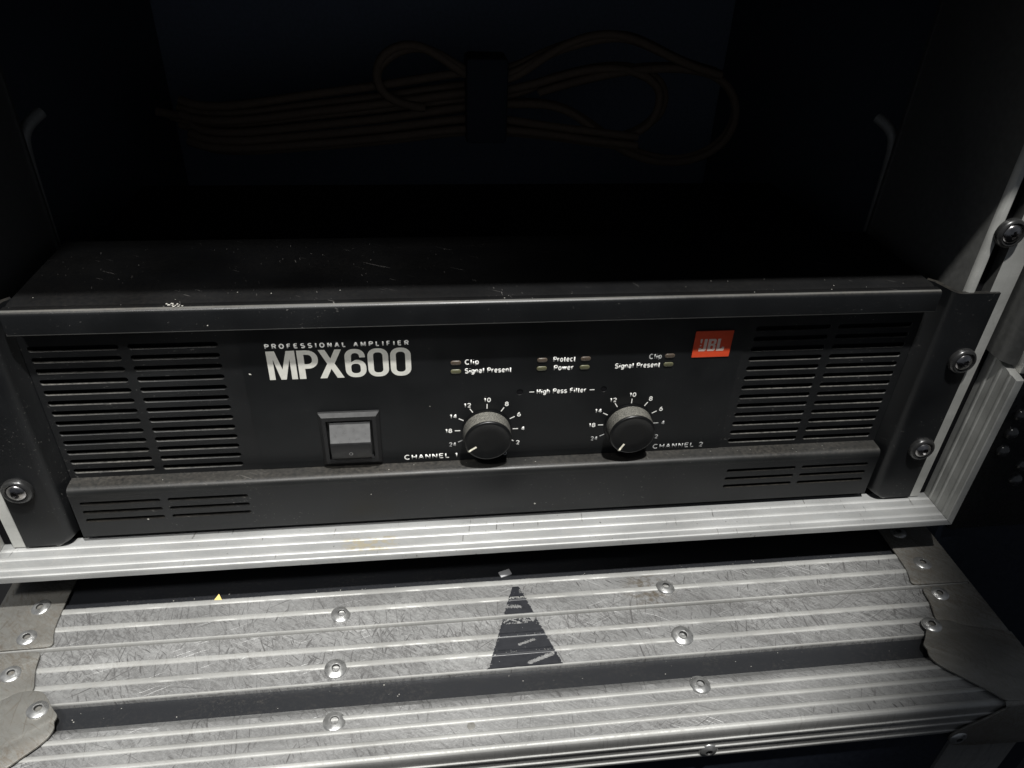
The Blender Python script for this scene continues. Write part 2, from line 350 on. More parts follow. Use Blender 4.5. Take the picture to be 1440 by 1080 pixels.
def join_meshes(meshes, mats_keep=True):
    bm = bmesh.new(); mats = []
    for me in meshes:
        off = len(mats); tmp = bmesh.new(); tmp.from_mesh(me)
        for f in tmp.faces: f.material_index += off
        mm_ = bpy.data.meshes.new('x'); tmp.to_mesh(mm_); tmp.free(); bm.from_mesh(mm_); bpy.data.meshes.remove(mm_)
        mats += [m for m in me.materials]
    out = bpy.data.meshes.new('mesh'); bm.to_mesh(out); bm.free()
    for m in mats: out.materials.append(m)
    return out
def arc(cx, cz, r, a0, a1, n=4): return [(cx + r * math.cos(math.radians(a0 + (a1 - a0) * i / n)), cz + r * math.sin(math.radians(a0 + (a1 - a0) * i / n))) for i in range(n + 1)]

# ------------------------------------------------------------------ the floor
struct(link_mesh('floor', mk([(-2500, -2500, -640), (2500, -2500, -640), (2500, 2500, -640), (-2500, 2500, -640)], [(0, 1, 2, 3)], 'floor')))

# ------------------------------------------------------------------ lower flight case
LC = 3.5                                             # its centre line
lower = thing('flight_case', 'scratched aluminium edged black flight case lying under the amplifier rack', 'flight case', (LC, 60, -640))
def ridged(pts_fn, u0, u1, ridges, w=3.1, h=.4):
    """(u, height, is_ridge) samples from u0 to u1 with raised ridges"""
    out = [(u0, 0, 0)]; sgn = 1 if u1 > u0 else -1
    for r in ridges:
        for d, hh, m in ((-w / 2, 0, 1), (-w / 2 + .35, h, 1), (-w / 4, h + .1, 1), (w / 4, h + .1, 1), (w / 2 - .35, h, 1), (w / 2, 0, 0)):
            out.append((r + sgn * d, hh, m))
    out.append((u1, 0, 0)); return out
def prof_band(u0, u1, z, ridges, **k):
    s = ridged(None, u0, u1, ridges, **k)
    return [(u, z + h) for u, h, m in s], [m for u, h, m in s]
ZA = -33.0
# back extrusion (behind the seam)
pA, mA = prof_band(-13.5, -36.9, ZA, (-15.4, -26.4))
pA += [(-37.3, ZA + .35), (-38.0, ZA + .3), (-38.25, ZA - .2), (-38.3, ZA - 3), (-13.5, ZA - 3)]; mA += [1, 1, 1, 0, 0]; mA[len(mA) - 6] = 1
link_mesh('edge_extrusion', sweep_x(pA, -259, 266, ('alu', 'aluridge'), mA, seg=160, jit=.05), lower)
# middle extrusion (in front of the seam)
pB, mB = prof_band(-38.9, -67.9, ZA - 1.0, (-49.3, -59.4))
pB += [(-68.2, ZA - .7), (-68.9, ZA - .75), (-69.2, ZA - 1.3), (-69.2, ZA - 4), (-38.9, ZA - 4)]; mB += [1, 1, 0, 0, 0]; mB[len(mB) - 6] = 1
link_mesh('edge_extrusion', sweep_x(pB, -259, 266, ('alu', 'aluridge'), mB, seg=160, jit=.05), lower)
# front extrusion with its rounded nose and ribbed front leg
pC, mC = prof_band(-84.5, -107.6, ZA, (-88.3, -95.0, -102.0), w=2.5)
pC = [(-80.5, ZA - 3.2), (-84.2, ZA - .2)] + pC; mC = [0, 0] + mC; mC[-1] = 1
nose = [(-108.6, ZA + .15), (-109.4, ZA - .15), (-110.1, ZA - .9), (-110.5, ZA - 2.2), (-110.55, ZA - 4)]; mN = [1, 1, 2, 2, 2]
leg = [(-110.55, ZA - 6.3)]
mL = [2]
for zc in (-40.5, -46.6, -52.8):
    leg += [(-110.55, zc + .9), (-111.1, zc + .55), (-111.2, zc - .3), (-110.55, zc - .8)]; mL += [1, 2, 2, 2]
leg += [(-110.55, -55), (-108.5, -55.3), (-80.5, -55.3)]; mL += [2, 0, 0]
link_mesh('edge_extrusion', sweep_x(pC + nose + leg, -250, 257, ('alu', 'aluridge', 'alufront'), mC + mN + mL, seg=160, jit=.05), lower)
link_mesh('recess_strip', box(-259, 266, -82, -69.1, -60, -36.6, 'laminate'), lower)
link_mesh('top_panel', box(-259, 266, -13.7, 420, -60, -34.2, 'laminate'), lower)
link_mesh('front_panel', box(-256, 263, -107.8, -80, -620, -55.4, 'navy'), lower)
link_mesh('body_panel', box(-258, 265, -79.9, 418, -638, -60.2, 'navy'), lower)
# corner posts with upright ridges on the front face
def post(sx):
    P = []; 
    us = [218.5, 219.6, 220.6, 228.6, 229.4, 230.2, 237.0, 237.8, 238.6, 243, 243.8, 244.6, 258, 262.5]
    hs = [0, .9, .2, .2, 1, .2, .2, 1, .2, .2, 1, .2, .2, -3]
    V = []; F = []
    for z in (-64, -620):
        for u, h in zip(us, hs): V.append((LC + sx * u, -109.4 - h, z))
        V.append((LC + sx * 262.5, -100, z)); V.append((LC + sx * 218.5, -100, z))
    n = len(us) + 2
    for k in range(n): F.append((k, (k + 1) % n, n + (k + 1) % n, n + k))
    F.append(tuple(range(n))); F.append(tuple(range(n, 2 * n)))
    link_mesh('corner_post', mk(V, F, 'alufront', smooth=30), lower)
post(1); post(-1)
# steel corner plates (drawn for the right side, mirrored for the left)
def plate(pts, z, sx, thick=1.1, name='corner_plate'):
    if sx < 0: pts = [(-a, b) for a, b in pts][::-1]
    link_mesh(name, curve_mesh([[(LC + a, b) for a, b in pts]], thick, top(z), 'steel', .22), lower)
def fillet(P, radii, n=4):
    out = []
    for i, p in enumerate(P):
        r = radii[i]
        if not r: out.append(p); continue
        a = Vector(P[i - 1]) - Vector(p); b = Vector(P[(i + 1) % len(P)]) - Vector(p); p = Vector(p)
        p0 = p + a.normalized() * min(r, a.length * .45); p1 = p + b.normalized() * min(r, b.length * .45)
        for k in range(n + 1):
            t = k / n; q = p0 * (1 - t) ** 2 + p * 2 * t * (1 - t) + p1 * t * t; out.append((q.x, q.y))
    return out
for sx in (1, -1):
    w = 231.8 if sx > 0 else 231.0
    plate(fillet([(263, 13), (w + 2, 13), (w, 8), (w, -28), (w - 4.5, -37.6), (263, -37.9)], [0, 4, 3, 12, 5, 1]), ZA + .95, sx)
    plate(fillet([(263, -39.0), (w + 1, -39.4), (w, -50), (w - 4, -61), (w + 1, -69), (263, -72)], [1, 3, 5, 3, 0, 0]), ZA + .55, sx)
    plate(fillet([(263, -73), (238.5, -66.5), (233, -62.4), (223.5, -62.4), (219.5, -65.6), (214.0, -73.0), (210.6, -76.3), (211.2, -79.4), (209.6, -83), (211.6, -88.5),
                  (222, -98.5), (229.5, -106), (233, -110.9), (263, -110.9)], [0, 4, 4, 5, 4, 3, 2, 1, 3, 4, 6, 4, 3, 0]), ZA + 1.9, sx)
    # folded front half of the corner
    pf = fillet([(263, -34), (233, -34), (228, -40), (215, -50), (211, -56), (215, -63), (224, -64.5), (240, -66), (263, -67)], [0, 4, 4, 4, 4, 5, 3, 0, 0])
    if sx < 0: pf = [(-a, b) for a, b in pf][::-1]
    link_mesh('corner_plate', curve_mesh([[(LC + a, b) for a, b in pf]], 1.1, front(-112.1), 'steel', .22), lower)
    V = []; F = []                                   # the bent edge joining both halves
    for k in range(6):
        a = math.radians(90 * k / 5)
        for xx in (232.5, 263): V.append((LC + sx * xx, -110.6 - 2.0 * math.sin(a), -33.6 + 2.9 * math.cos(a) - .35))
    for k in range(5): F.append((2 * k, 2 * k + 1, 2 * k + 3, 2 * k + 2))
    link_mesh('corner_bend', mk(V, F, 'steel', smooth=60), lower)
    x1 = LC + sx * 263.2
    link_mesh('side_plate', box(min(x1, x1 + sx * 1.1), max(x1, x1 + sx * 1.1), -111, 14, -70, ZA + .2, 'steel', .3), lower)
# pop rivets
riv = lathe([(5.2, -.6), (5.2, .1), (5.0, .4), (4.5, .75), (3.6, 1.15), (2.7, 1.5), (2.2, 1.62), (1.85, 1.5), (1.7, 1.1), (1.6, -1.2), (1.0, -1.3), (.001, -1.2)], 28,
            ('rivet', 'rivethole'), [0, 0, 0, 0, 0, 0, 0, 1, 1, 1, 1, 1])
def rivet(x, y, z, parent=lower, rot=None, sc=1.06):
    o = link_mesh('rivet', riv, parent, (x, y, z)); q_ = sc * rnd.uniform(.95, 1.05); o.scale = (q_, q_, q_ * rnd.uniform(.75, 1.05))
    o.rotation_euler = rot or (rnd.uniform(-.15, .15), rnd.uniform(-.15, .15), rnd.uniform(0, 6))
    return o
for x, y, z in ((-84.9, -29.0, ZA), (-85.4, -61.5, ZA - .4), (-83.8, -89.5, ZA), (91.6, -26.0, ZA), (91.5, -58, ZA - .4), (91.3, -86.8, ZA)): rivet(x, y, z)
for x, y, z in ((-239, -12.4, ZA + 1.45), (-238.2, -31.0, ZA + 1.45), (-237.4, -51.4, ZA + 1.05), (-216.8, -72.6, ZA + 2.4),
                (247, -22.7, ZA + 1.45), (244, -44.6, ZA + 1.05), (226.0, -64.6 - 5.5 + 5, ZA + 2.4), (246, 2, ZA + 1.45)): rivet(x, y, z, sc=.93)
for x in (90.3, -84): rivet(x, -110.6, -49.6, rot=(math.radians(90), 0, 0), sc=.95)
for sx in (1, -1): rivet(LC + sx * 217, -112.7, -57, rot=(math.radians(90), 0, 0), sc=.85)
# flattened old rivet stub on the front extrusion
link_mesh('plugged_hole', lathe([(1.9, -.2), (1.9, .12), (1.2, .2), (.001, .2)], 18, ('steel',)), lower, (-21.6, -97.6, ZA))

# painted black triangle, worn through in places; follows the ridges
def height(y):
    pts = pA[:len(pA) - 2] if y > -38.4 else pB[:len(pB) - 2]
    for (a, za), (b, zb) in zip(pts, pts[1:]):
        if (a - y) * (b - y) <= 0 and a != b: return za + (zb - za) * (y - a) / (b - a)
    return ZA - .5
V = []; F = []; rows = []
y = -18.6; st = .33
while y > -68.6:
    if not -38.9 < y < -37.0: rows.append(y)
    y -= st
nx = 100
grid = {}
for j, y in enumerate(rows):
    t = (-18.6 - y) / 50.0
    xa = 6.8 + (-10.9 - 6.8) * t ** .96 + .6 * noise.noise(Vector((y * .8, 3, 0))) + .5 * noise.noise(Vector((y * 2.7, 5, 0))); xb = 10.2 + (26.4 - 10.2) * t + .8 * noise.noise(Vector((y * .9, 9, 0))) + .6 * noise.noise(Vector((y * 2.9, 2, 0)))
    if t > .97: xa -= (t - .97) * 40
    for i in range(nx + 1):
        x = xa + (xb - xa) * i / nx
        grid[i, j] = len(V); V.append((x, y, height(y) + .10))
def near(px, py, ax, ay, bx, by):
    d = Vector((bx - ax, by - ay)); t = max(0, min(1, (Vector((px - ax, py - ay))).dot(d) / d.length_squared)); return (Vector((px - ax, py - ay)) - d * t).length
for j in range(len(rows) - 1):
    if rows[j] - rows[j + 1] > st * 1.5: continue
    for i in range(nx):
        x, yy, zz = V[grid[i, j]]
        n1 = noise.noise(Vector((x * .5, yy * .8, 4))); n2 = noise.noise(Vector((x * 1.4, yy * 1.4, 8)))
        worn = n1 * .6 + n2 * .5 > .56
        if abs(yy + 26.4) < .55 or abs(yy + 49.3) < .32 or abs(yy + 59.4) < .32: worn = n2 > (-.1 if yy > -30 else .38)
        if near(x, yy, 10, -66.0, 22, -61.8) < 1.0 + .7 * n2: worn = True
        if near(x, yy, 6, -55.0, 14, -52.6) < .6 + .9 * n2: worn = True
        if -42.2 < yy < -38.6 and n1 + .6 * n2 > -.12 + (-yy - 38.6) * .06: worn = True
        if near(x, yy, 2, -31.5, 9, -32.0) < .9 + 1.2 * n2: worn = True
        if -23 < yy < -20.5 and x > 10 and n2 > 0: worn = True
        if not worn: F.append((grid[i, j], grid[i + 1, j], grid[i + 1, j + 1], grid[i, j + 1]))
link_mesh('painted_triangle', mk(V, F, 'markpaint'), lower)['label'] = 'worn black painted triangle across the ridges'

# ------------------------------------------------------------------ rack case round the amplifier
rack = thing('rack_case', 'open black rack case with pale ribbed aluminium frame holding the amplifier', 'rack case', (0, 200, -32))
# frame extrusion profile: depth y against height above the reveal
def frame_profile():
    s = ridged(None, 6.5, -17.0, (0.0, -6.2, -13.0), w=2.4, h=.35)
    P = [(u, h) for u, h, m in s]; Mx = [m for u, h, m in s]
    P += [(-17.5, .1), (-18.0, -.3), (-18.1, -1.2), (-18.15, -3.9), (-17.6, -4.4), (-12, -4.6), (6.5, -4.6)]
    Mx += [1, 1, 0, 0, 0, 0, 0]; Mx[len(Mx) - 8] = 1
    return P, Mx
fp, fmx = frame_profile()
# sill: reveal faces up at z = -2, mitred to the stiles at x = +-254
link_mesh('sill_extrusion', sweep_x([(a, b - 2) for a, b in fp], -253.9, 253.9, ('sill', 'sillridge'), fmx, seg=150, jit=.04, miter=lambda y, z: -(z + 2)), rack)
def stile(sx, z1=300):
    V = []; F = []; FM = []; n = len(fp)
    for t in range(2):
        for (a, b) in fp: V.append((sx * (254.1 - b), a, (-2 + b) if t == 0 else z1 + a * .2))
    for k in range(n): F.append((k, (k + 1) % n, n + (k + 1) % n, n + k)); FM.append(0)
    F.append(tuple(range(n))); F.append(tuple(range(n, 2 * n))); FM += [0, 0]
    link_mesh('stile_extrusion', mk(V, F, ('stile',), FM, 35), rack)
stile(1, 96.2); stile(-1)
# steel lid-stay cover lapped over the upper half of the right stile
cv = [(250.2, 6.2), (250.0, 3.0), (250.4, -2), (251.6, -6.5), (254, -9.6), (258, -10.4), (258, 6.2)]
V = []; F = []
for z_, sl in ((97.5, 1), (300, 0)):
    for a, b in cv: V.append((a, b, z_ + (b + 6) * .10 * sl))
n = len(cv)
for k in range(n): F.append((k, (k + 1) % n, n + (k + 1) % n, n + k))
F.append(tuple(range(n))); F.append(tuple(range(n, 2 * n)))
link_mesh('lid_stay_cover', mk(V, F, 'darksteel', smooth=50), rack)
link_mesh('latch_tongue', box(258.6, 276, -13.5, -6, 93.5, 104.5, 'white', .8), rack)
link_mesh('latch_plate', box(260.5, 276, -6, 2, 86, 118, 'darksteel', .6), rack)
# carcass
def panel(name, *a): link_mesh(name, box(*a), rack)
panel('side_panel', 258.8, 266, 7, 420, -30, 266, 'navy'); panel('side_panel', -266, -258.8, 7, 420, -30, 266, 'navy')
panel('side_lining', 249.6, 258.6, 22, 418, -6, 265, 'liner'); panel('side_lining', -258.6, -249.6, 22, 418, -6, 265, 'liner')
panel('bottom_panel', -258, 258, 6.8, 418, -31, -6.2, 'laminate')
panel('bottom_lip', -256, 256, 2, 6.6, -24, -6.8, 'inside')
panel('back_panel', -266, 266, 420.2, 428, -30, 266, 'backhaze')
panel('top_panel', -266, 266, -30.5, 428, 266.2, 290, 'navy')  # unseen roof, its front overhang added to shade the amplifier top
# front rack rails: bright outer flange, dark threaded channel, rounded inner lip, flange running back
def rail(sx):
    pts = [(248, 1.6), (236.4, 1.6), (236.0, 6.5), (228.6, 6.5), (228.4, 1.8), (227.6, 1.2), (225.4, 1.2), (224.3, 2.2), (223.8, 4), (222.8, 88), (221.6, 88), (221.6, 90), (226, 90), (226.3, 8.5), (248, 8.5)]
    V = []; F = []; FM = []; n = len(pts)
    fmat = [0, 1, 2, 1, 0, 0, 0, 0, 3, 1, 1, 1, 1, 1, 1]
    for z in (-1.4, 264):
        for a, b in pts: V.append((sx * a, b, z))
    for k in range(n): F.append((k, (k + 1) % n, n + (k + 1) % n, n + k)); FM.append(fmat[k])
    F.append(tuple(range(n))); F.append(tuple(range(n, 2 * n))); FM += [1, 1]
    link_mesh('rack_rail', mk(V, F, ('stile', 'darksteel', 'inside', 'flange'), FM, 35), rack)
    link_mesh('rail_groove', box(min(sx * 248.4, sx * 253.6), max(sx * 248.4, sx * 253.6), 4.5, 12, -1.2, 264, 'inside'), rack)
rail(1); rail(-1)
# slim uprights further back inside the case
# ------------------------------------------------------------------ amplifier
amp = thing('amplifier', 'black rack amplifier with two knobs, slotted vents and red badge', 'amplifier', (0, 100, 0))
# top cover
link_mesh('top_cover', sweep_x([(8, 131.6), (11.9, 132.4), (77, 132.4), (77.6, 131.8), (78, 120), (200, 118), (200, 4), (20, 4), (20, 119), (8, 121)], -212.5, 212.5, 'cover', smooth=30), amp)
# upper bar
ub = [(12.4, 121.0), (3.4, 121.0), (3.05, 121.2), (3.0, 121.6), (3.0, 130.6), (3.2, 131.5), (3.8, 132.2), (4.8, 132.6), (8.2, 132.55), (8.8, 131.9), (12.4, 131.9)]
link_mesh('upper_bar', sweep_x(ub, -212.6, 212.6, ('paint', 'edgeshine', 'cover'), [0, 1, 1, 0, 0, 0, 1, 2, 2, 2, 2], seg=90, jit=.025, smooth=60), amp)
# lower bar: slotted face plus rounded dusty ledge
def slots(cols, rows, h):
    return [rrect(a, b, z - h / 2, z + h / 2, h / 2 * .96, 4) for (a, b) in cols for z in rows]
LCOL = ((-212.0, -173.4), (-169.6, -130.4)); RCOL = ((127.2, 166.8), (170.7, 210.6))
LB = ((-209.8, -171.5), (-168.0, -128.7)); RB = ((126.0, 166.0), (169.5, 208.9))
low = curve_mesh([[(-214, 2), (214, 2), (214, 29.4), (-214, 29.4)]] + slots(LB + RB, (24.4, 18.7, 13.2), 2.3), 1.6, front(3.8), 'paint', 0, None)
lp = [(3.0, 29.42), (3.0, 30.8), (3.25, 32.0), (3.95, 33.0), (5.0, 33.6), (6.2, 33.8), (12.6, 33.9), (12.6, 29.42)]
ledge = sweep_x(lp, -214, 214, ('ledge',), seg=90, jit=.02, smooth=60)
link_mesh('lower_bar', join_meshes([low, ledge]), amp)
link_mesh('lower_return', box(-213.5, 213.5, 4.7, 12, 2.1, 3.2, 'paint'), amp)
# recessed vent panel with 52 real slots and openings behind the film
ROWS = [109.0 - 5.9 * i for i in range(13)]
vp = curve_mesh([[(-214.5, 33.6), (214.5, 33.6), (214.5, 121.4), (-214.5, 121.4)]] + slots(LCOL + RCOL, ROWS, 2.9) , 1.6, front(12.9), 'vent', 0, None)
link_mesh('vent_panel', vp, amp)
link_mesh('dust_filter', box(-212.3, 212.3, 15.0, 16.5, 6, 119, 'inside'), amp)
OV = curve_mesh([rrect(-121.5, 122.5, 34.3, 120.6, .8, 3), circ(10.1, 76.5, 1.75), circ(53.2, 76.4, 1.75)], .45, front(11.9), 'overlay', 0, None)
face = link_mesh('faceplate', OV, amp)
YP = 11.58                                            # height of the print on the faceplate
for x in (10.1, 53.2): link_mesh('filter_hole', lathe([(1.72, 0), (1.72, .1), (.001, .1)], 18, ('inside',), axis='y'), amp, (x, 12.05, 76.45))
# ears
def ear(sx):
    prof = [(241.3, 2.6), (241.3, .25), (241.05, 0), (221.5, 0), (219.6, .5), (218.3, 1.8), (217.4, 4), (214.6, 13.6), (212.5, 16), (214, 18), (217.5, 14), (220.2, 4.2), (221.6, 2.6)]
    zs = [0, .25, .8, 1.6, 2.8, 4.2, 6, 20, 66, 112, 126, 131.8, 132.4]; n = len(prof); V = []; F = []
    for z in zs:
        q = 6 - math.sqrt(max(0, 36 - (6 - min(z, 6)) ** 2))
        for a, b in prof:
            t = max(0, min(1, (228 - a) / 7)); V.append((sx * (a + q * t), b, z + (.1 if z == 0 else 0)))
    for j in range(len(zs) - 1):
        for k in range(n): F.append((j * n + k, j * n + (k + 1) % n, (j + 1) * n + (k + 1) % n, (j + 1) * n + k))
    F.append(tuple(range(n))); F.append(tuple(range((len(zs) - 1) * n, len(zs) * n)))
    link_mesh('ear', mk(V, F, 'paint', smooth=40), amp)
ear(1); ear(-1)
# name print, hand-built condensed bold letters
def glyphs(x0, x1, z0, z1):
    H = 1.0; out = []; x = 0
    def add(loops, w):
        nonlocal x
        out.append(([[(a + x, b) for a, b in L] for L in loops], w)); x += w + .055
    s = .165
    w = .80; add([[(0, 0), (s, 0), (s, .72), (w / 2 - .075, 0), (w / 2 + .075, 0), (w - s, .72), (w - s, 0), (w, 0), (w, 1), (w - .24, 1), (w / 2, .36), (.24, 1), (0, 1)]], w)
    w = .58; add([[(0, 0), (s + .02, 0), (s + .02, .36)] + arc(w - .30, .66, .30, -90, 0, 6)[0:7] + arc(w - .30, .70, .30, 0, 90, 6) + [(0, 1)],
                  [(s + .02, .52), (s + .02, .85)] + arc(w - .30, .72, .13, 90, 0, 4) + arc(w - .30, .65, .13, 0, -90, 4)], w)
    x -= .05
    w = .70; add([[(0, 0), (.2, 0), (.35, .33), (.5, 0), (.7, 0), (.455, .51), (.68, 1), (.49, 1), (.35, .69), (.21, 1), (.02, 1), (.245, .51)]], w)
    r = .26; k = .11; w = .60
    outer = arc(w - r, r, r, -90, 0, 6) + arc(w - r, .62 - r, r, 0, 90, 6) + [(.30, .62)] + arc(s + k, .575, k * .9, 200, 180, 1) + arc(s + k + .02, 1 - .14 - k, k, 180, 90, 4) + arc(w - s - k - .02, 1 - .14 - k, k, 90, 10, 4) \
        + [(w - s - .015, .70), (w - .015, .70)] + arc(w - r - .015, 1 - r, r, 0, 90, 6) + arc(r, 1 - r, r, 90, 180, 6) + arc(r, r, r, 180, 270, 6)
    add([outer, arc(w - s - k, .14 + k, k, 0, -90, 4) + arc(s + k, .14 + k, k, -90, -180, 4) + arc(s + k, .485 - k, k, 180, 90, 4) + arc(w - s - k, .485 - k, k, 90, 0, 4)], w)
    for _ in range(2):
        add([rrect(0, w, 0, 1, r, 6), rrect(s, w - s, .14, .86, k, 4)], w)
    tot = x - .055
    fx = lambda a: x0 + a / tot * (x1 - x0); fz = lambda b: z0 + b * (z1 - z0)
    return [[[(fx(a), fz(b)) for a, b in L] for L in loops] for loops, w in out]
for loops in glyphs(-109.9, -43.3, 88.9, 104.7): link_mesh('name_letter', curve_mesh(loops, .06, front(YP), 'silver'), amp)
text('PROFESSIONAL AMPLIFIER', (-109.8, -44.2, 105.9, 108.7), YP, 'print', amp, .11, .62)
for s_, x0, x1, zc, mt in (('Clip', -17.4, -10.9, 95.3, 'print'), ('Clip', 74.5, 80.7, 95.1, 'fadedprint'), ('Protect', 26.0, 36.9, 95.2, 'print'), ('Power', 26.6, 36.3, 90.3, 'print'),
                          ('High Pass Filter', 18.8, 44.0, 76.3, 'print'), ('Signal Present', -17.4, 5.3, 90.2, 'print'), ('Signal Present', 57.6, 80.6, 90.1, 'print')):
    below = any(c in s_ for c in 'gpy'); z0 = zc - 1.5; z1 = zc + 1.65
    text(s_, (x0, x1, z0, z1), YP, mt, amp, .092, .24)
for x0 in (14.9, 45.9): link_mesh('dash_mark', curve_mesh([rrect(x0, x0 + 2.5, 76.1, 76.55, .1, 1)], .06, front(YP), 'print'), amp)
text('CHANNEL 1', (-49.0, -21.4, 36.0, 39.3), YP, 'print', amp, .085, .26)
text('CHANNEL 2', (84.7, 112.7, 35.6, 38.8), YP, 'fadedprint', amp, .085, .26)
# knobs and their scales
SC = ((148, '0'), (119, '2'), (90, '4'), (61, '6'), (32, '8'), (0, '10'), (-32, '12'), (-61, '14'), (-89, '18'), (-116, '24'))
kp = [(12.9, 0), (12.9, .9), (12.3, 1.1), (12.15, 8.6), (11.9, 9.3), (11.4, 9.7), (10.9, 9.75), (10.2, 9.45), (6, 9.2), (.001, 9.15)]
kmesh = lathe(kp, 64, ('knob', 'knurl'), [0, 0, 1, 0, 0, 0, 0, 0, 0, 0], 35, axis='y')
for kx, kz, pa in ((-6.3, 53.5, 239), (68.9, 53.3, 213)):
    k = link_mesh('knob', kmesh, amp, (kx, 11.6, kz))
    a = math.radians(pa)                               # clockwise from the top
    d = Vector((math.sin(a), 0, math.cos(a))); t = Vector((d.z, 0, -d.x))
    V = []; F = []
    for r, yy in ((6.9, 2.30), (10.15, 2.07), (10.9, 1.78), (11.4, 1.83), (11.95, 2.2), (12.2, 2.9), (12.22, 5.2)):
        for sg in (-.55, .55): p = d * r + t * sg; V.append((kx + p.x, yy - .04 if r < 12.1 else yy, kz + p.z))
    for i in range(6): F.append((2 * i, 2 * i + 1, 2 * i + 3, 2 * i + 2))
    link_mesh('pointer', mk(V, F, 'pointer'), k)
    k_children = None
    for ang, num in SC:
        an = math.radians(ang); dx, dz = math.sin(an), math.cos(an)
        worn = kx > 0 and num in ('2', '24', '0', '4')
        if kx > 0 and num == '0': continue
        P = [(kx + dx * r + dz * w_, kz + dz * r - dx * w_) for r, w_ in ((13.6, -.24), (16.4, -.24), (16.4, .24), (13.6, .24))]
        mt = 'fadedprint' if worn or num in ('24', '0') else 'print'
        link_mesh('scale_tick', curve_mesh([P], .06, front(YP), mt), amp)
        wd = 1.75 if len(num) == 1 else 3.5; R_ = 18.9 + (.7 if len(num) == 2 and abs(ang) > 60 else 0)
        cx, cz = kx + dx * R_, kz + dz * R_
        text(num, (cx - wd / 2, cx + wd / 2, cz - 1.4, cz + 1.4), YP, mt, amp, .095, .22, 'scale_number')
# indicator lenses
cap = lathe([(1.25, 0), (1.25, .25), (1.0, .55), (.5, .7), (.001, .72)], 16, ('ledred',), axis='y')
def lens(x, z, mt):
    P = rrect(x - 2.55, x + 2.55, z - 1.2, z + 1.2, 1.15, 5)
    link_mesh('indicator_lens', curve_mesh([P], .9, front(11.6), mt, .3, 50), amp)
for x, z in ((-21.9, 95.2), (20.4, 95.2), (42.1, 95.2), (85.0, 95.3)): lens(x, z, 'ledred')
for x, z in ((-21.9, 90.2), (20.4, 90.3), (42.0, 90.2), (85.0, 90.2)): lens(x, z, 'ledgrn')
# power switch: sloped bezel, dark well, rocker pressed in at the top
V = []; F = []
for a_, b_, c_, d_, y_ in ((-90.2, -60.2, 36.2, 69, 11.7), (-90.0, -60.4, 36.4, 68.8, 10.6), (-88.4, -62.0, 38.0, 67.0, 9.0), (-86.6, -63.8, 40.6, 64.8, 9.0), (-86.4, -64.0, 40.8, 64.6, 13)):
    V += [(a_, y_, c_), (b_, y_, c_), (b_, y_, d_), (a_, y_, d_)]
for j in range(4):
    for i in range(4): F.append((4 * j + i, 4 * j + (i + 1) % 4, 4 * j + 4 + (i + 1) % 4, 4 * j + 4 + i))
F += [(16, 17, 18, 19), (0, 1, 2, 3)]
sw = link_mesh('power_switch', mk(V, F, 'plastic'), amp)
rp = [(12.6, 63.4), (11.2, 63.3), (10.4, 63.0), (8.0, 57.5), (6.1, 53.2), (5.7, 52.6), (5.6, 51.8), (5.9, 48), (6.4, 44), (7.0, 42.6), (12.6, 42.4)]
link_mesh('rocker', sweep_x(rp, -85.0, -65.2, ('rocker', 'plastic'), [1, 1, 0, 0, 1, 1, 1, 1, 1, 1, 1], smooth=30), sw)  # only the upper slope takes the lit grey, the rest stays black
link_mesh('off_mark', curve_mesh([circ(-75.4, 46.2, 1.0, 20), circ(-75.4, 46.2, .72, 20)], .05, lambda u, v, w: (u, 6.02 + (46.2 - v) * .12, v), 'fadedprint'), sw)
# badge
bd = link_mesh('badge', curve_mesh([rrect(96.2, 115.7, 93.9, 109.1, .25, 2)], .7, front(11.6), 'red', .12), amp)
bl = []
def bx_(loops): bl.append(curve_mesh([[(98.9 + a, 97.6 + b) for a, b in L] for L in loops], .05, front(11.22), 'badgeprint'))
bx_([[(.2, .0), (3.3, 0), (4.0, .7), (4.0, 7), (2.5, 7), (2.5, 1.4), (1.4, 1.4), (1.4, 1.9), (0.2, 1.9)]])                      # hooked J
bx_([[(.5, 2.9), (1.3, 2.9), (1.3, 3.7), (.5, 3.7)]]); bx_([[(.6, 4.6), (1.2, 4.6), (1.5, 7), (.3, 7)]])                        # the mark beside it
bx_([[(4.7, 0), (8.0, 0), (8.7, .7), (8.7, 3.1), (8.1, 3.6), (8.7, 4.1), (8.7, 6.3), (8.0, 7), (4.7, 7)], [(6.1, 1.2), (6.1, 3.0), (7.4, 3.0), (7.4, 1.2)], [(6.1, 4.2), (6.1, 5.8), (7.4, 5.8), (7.4, 4.2)]])
bx_([[(9.4, 0), (13.0, 0), (13.4, .5), (13.4, 2.2), (12.1, 2.2), (12.1, 1.4), (10.9, 1.4), (10.9, 7), (9.4, 7)]])
link_mesh('badge_lettering', join_meshes(bl), bd)

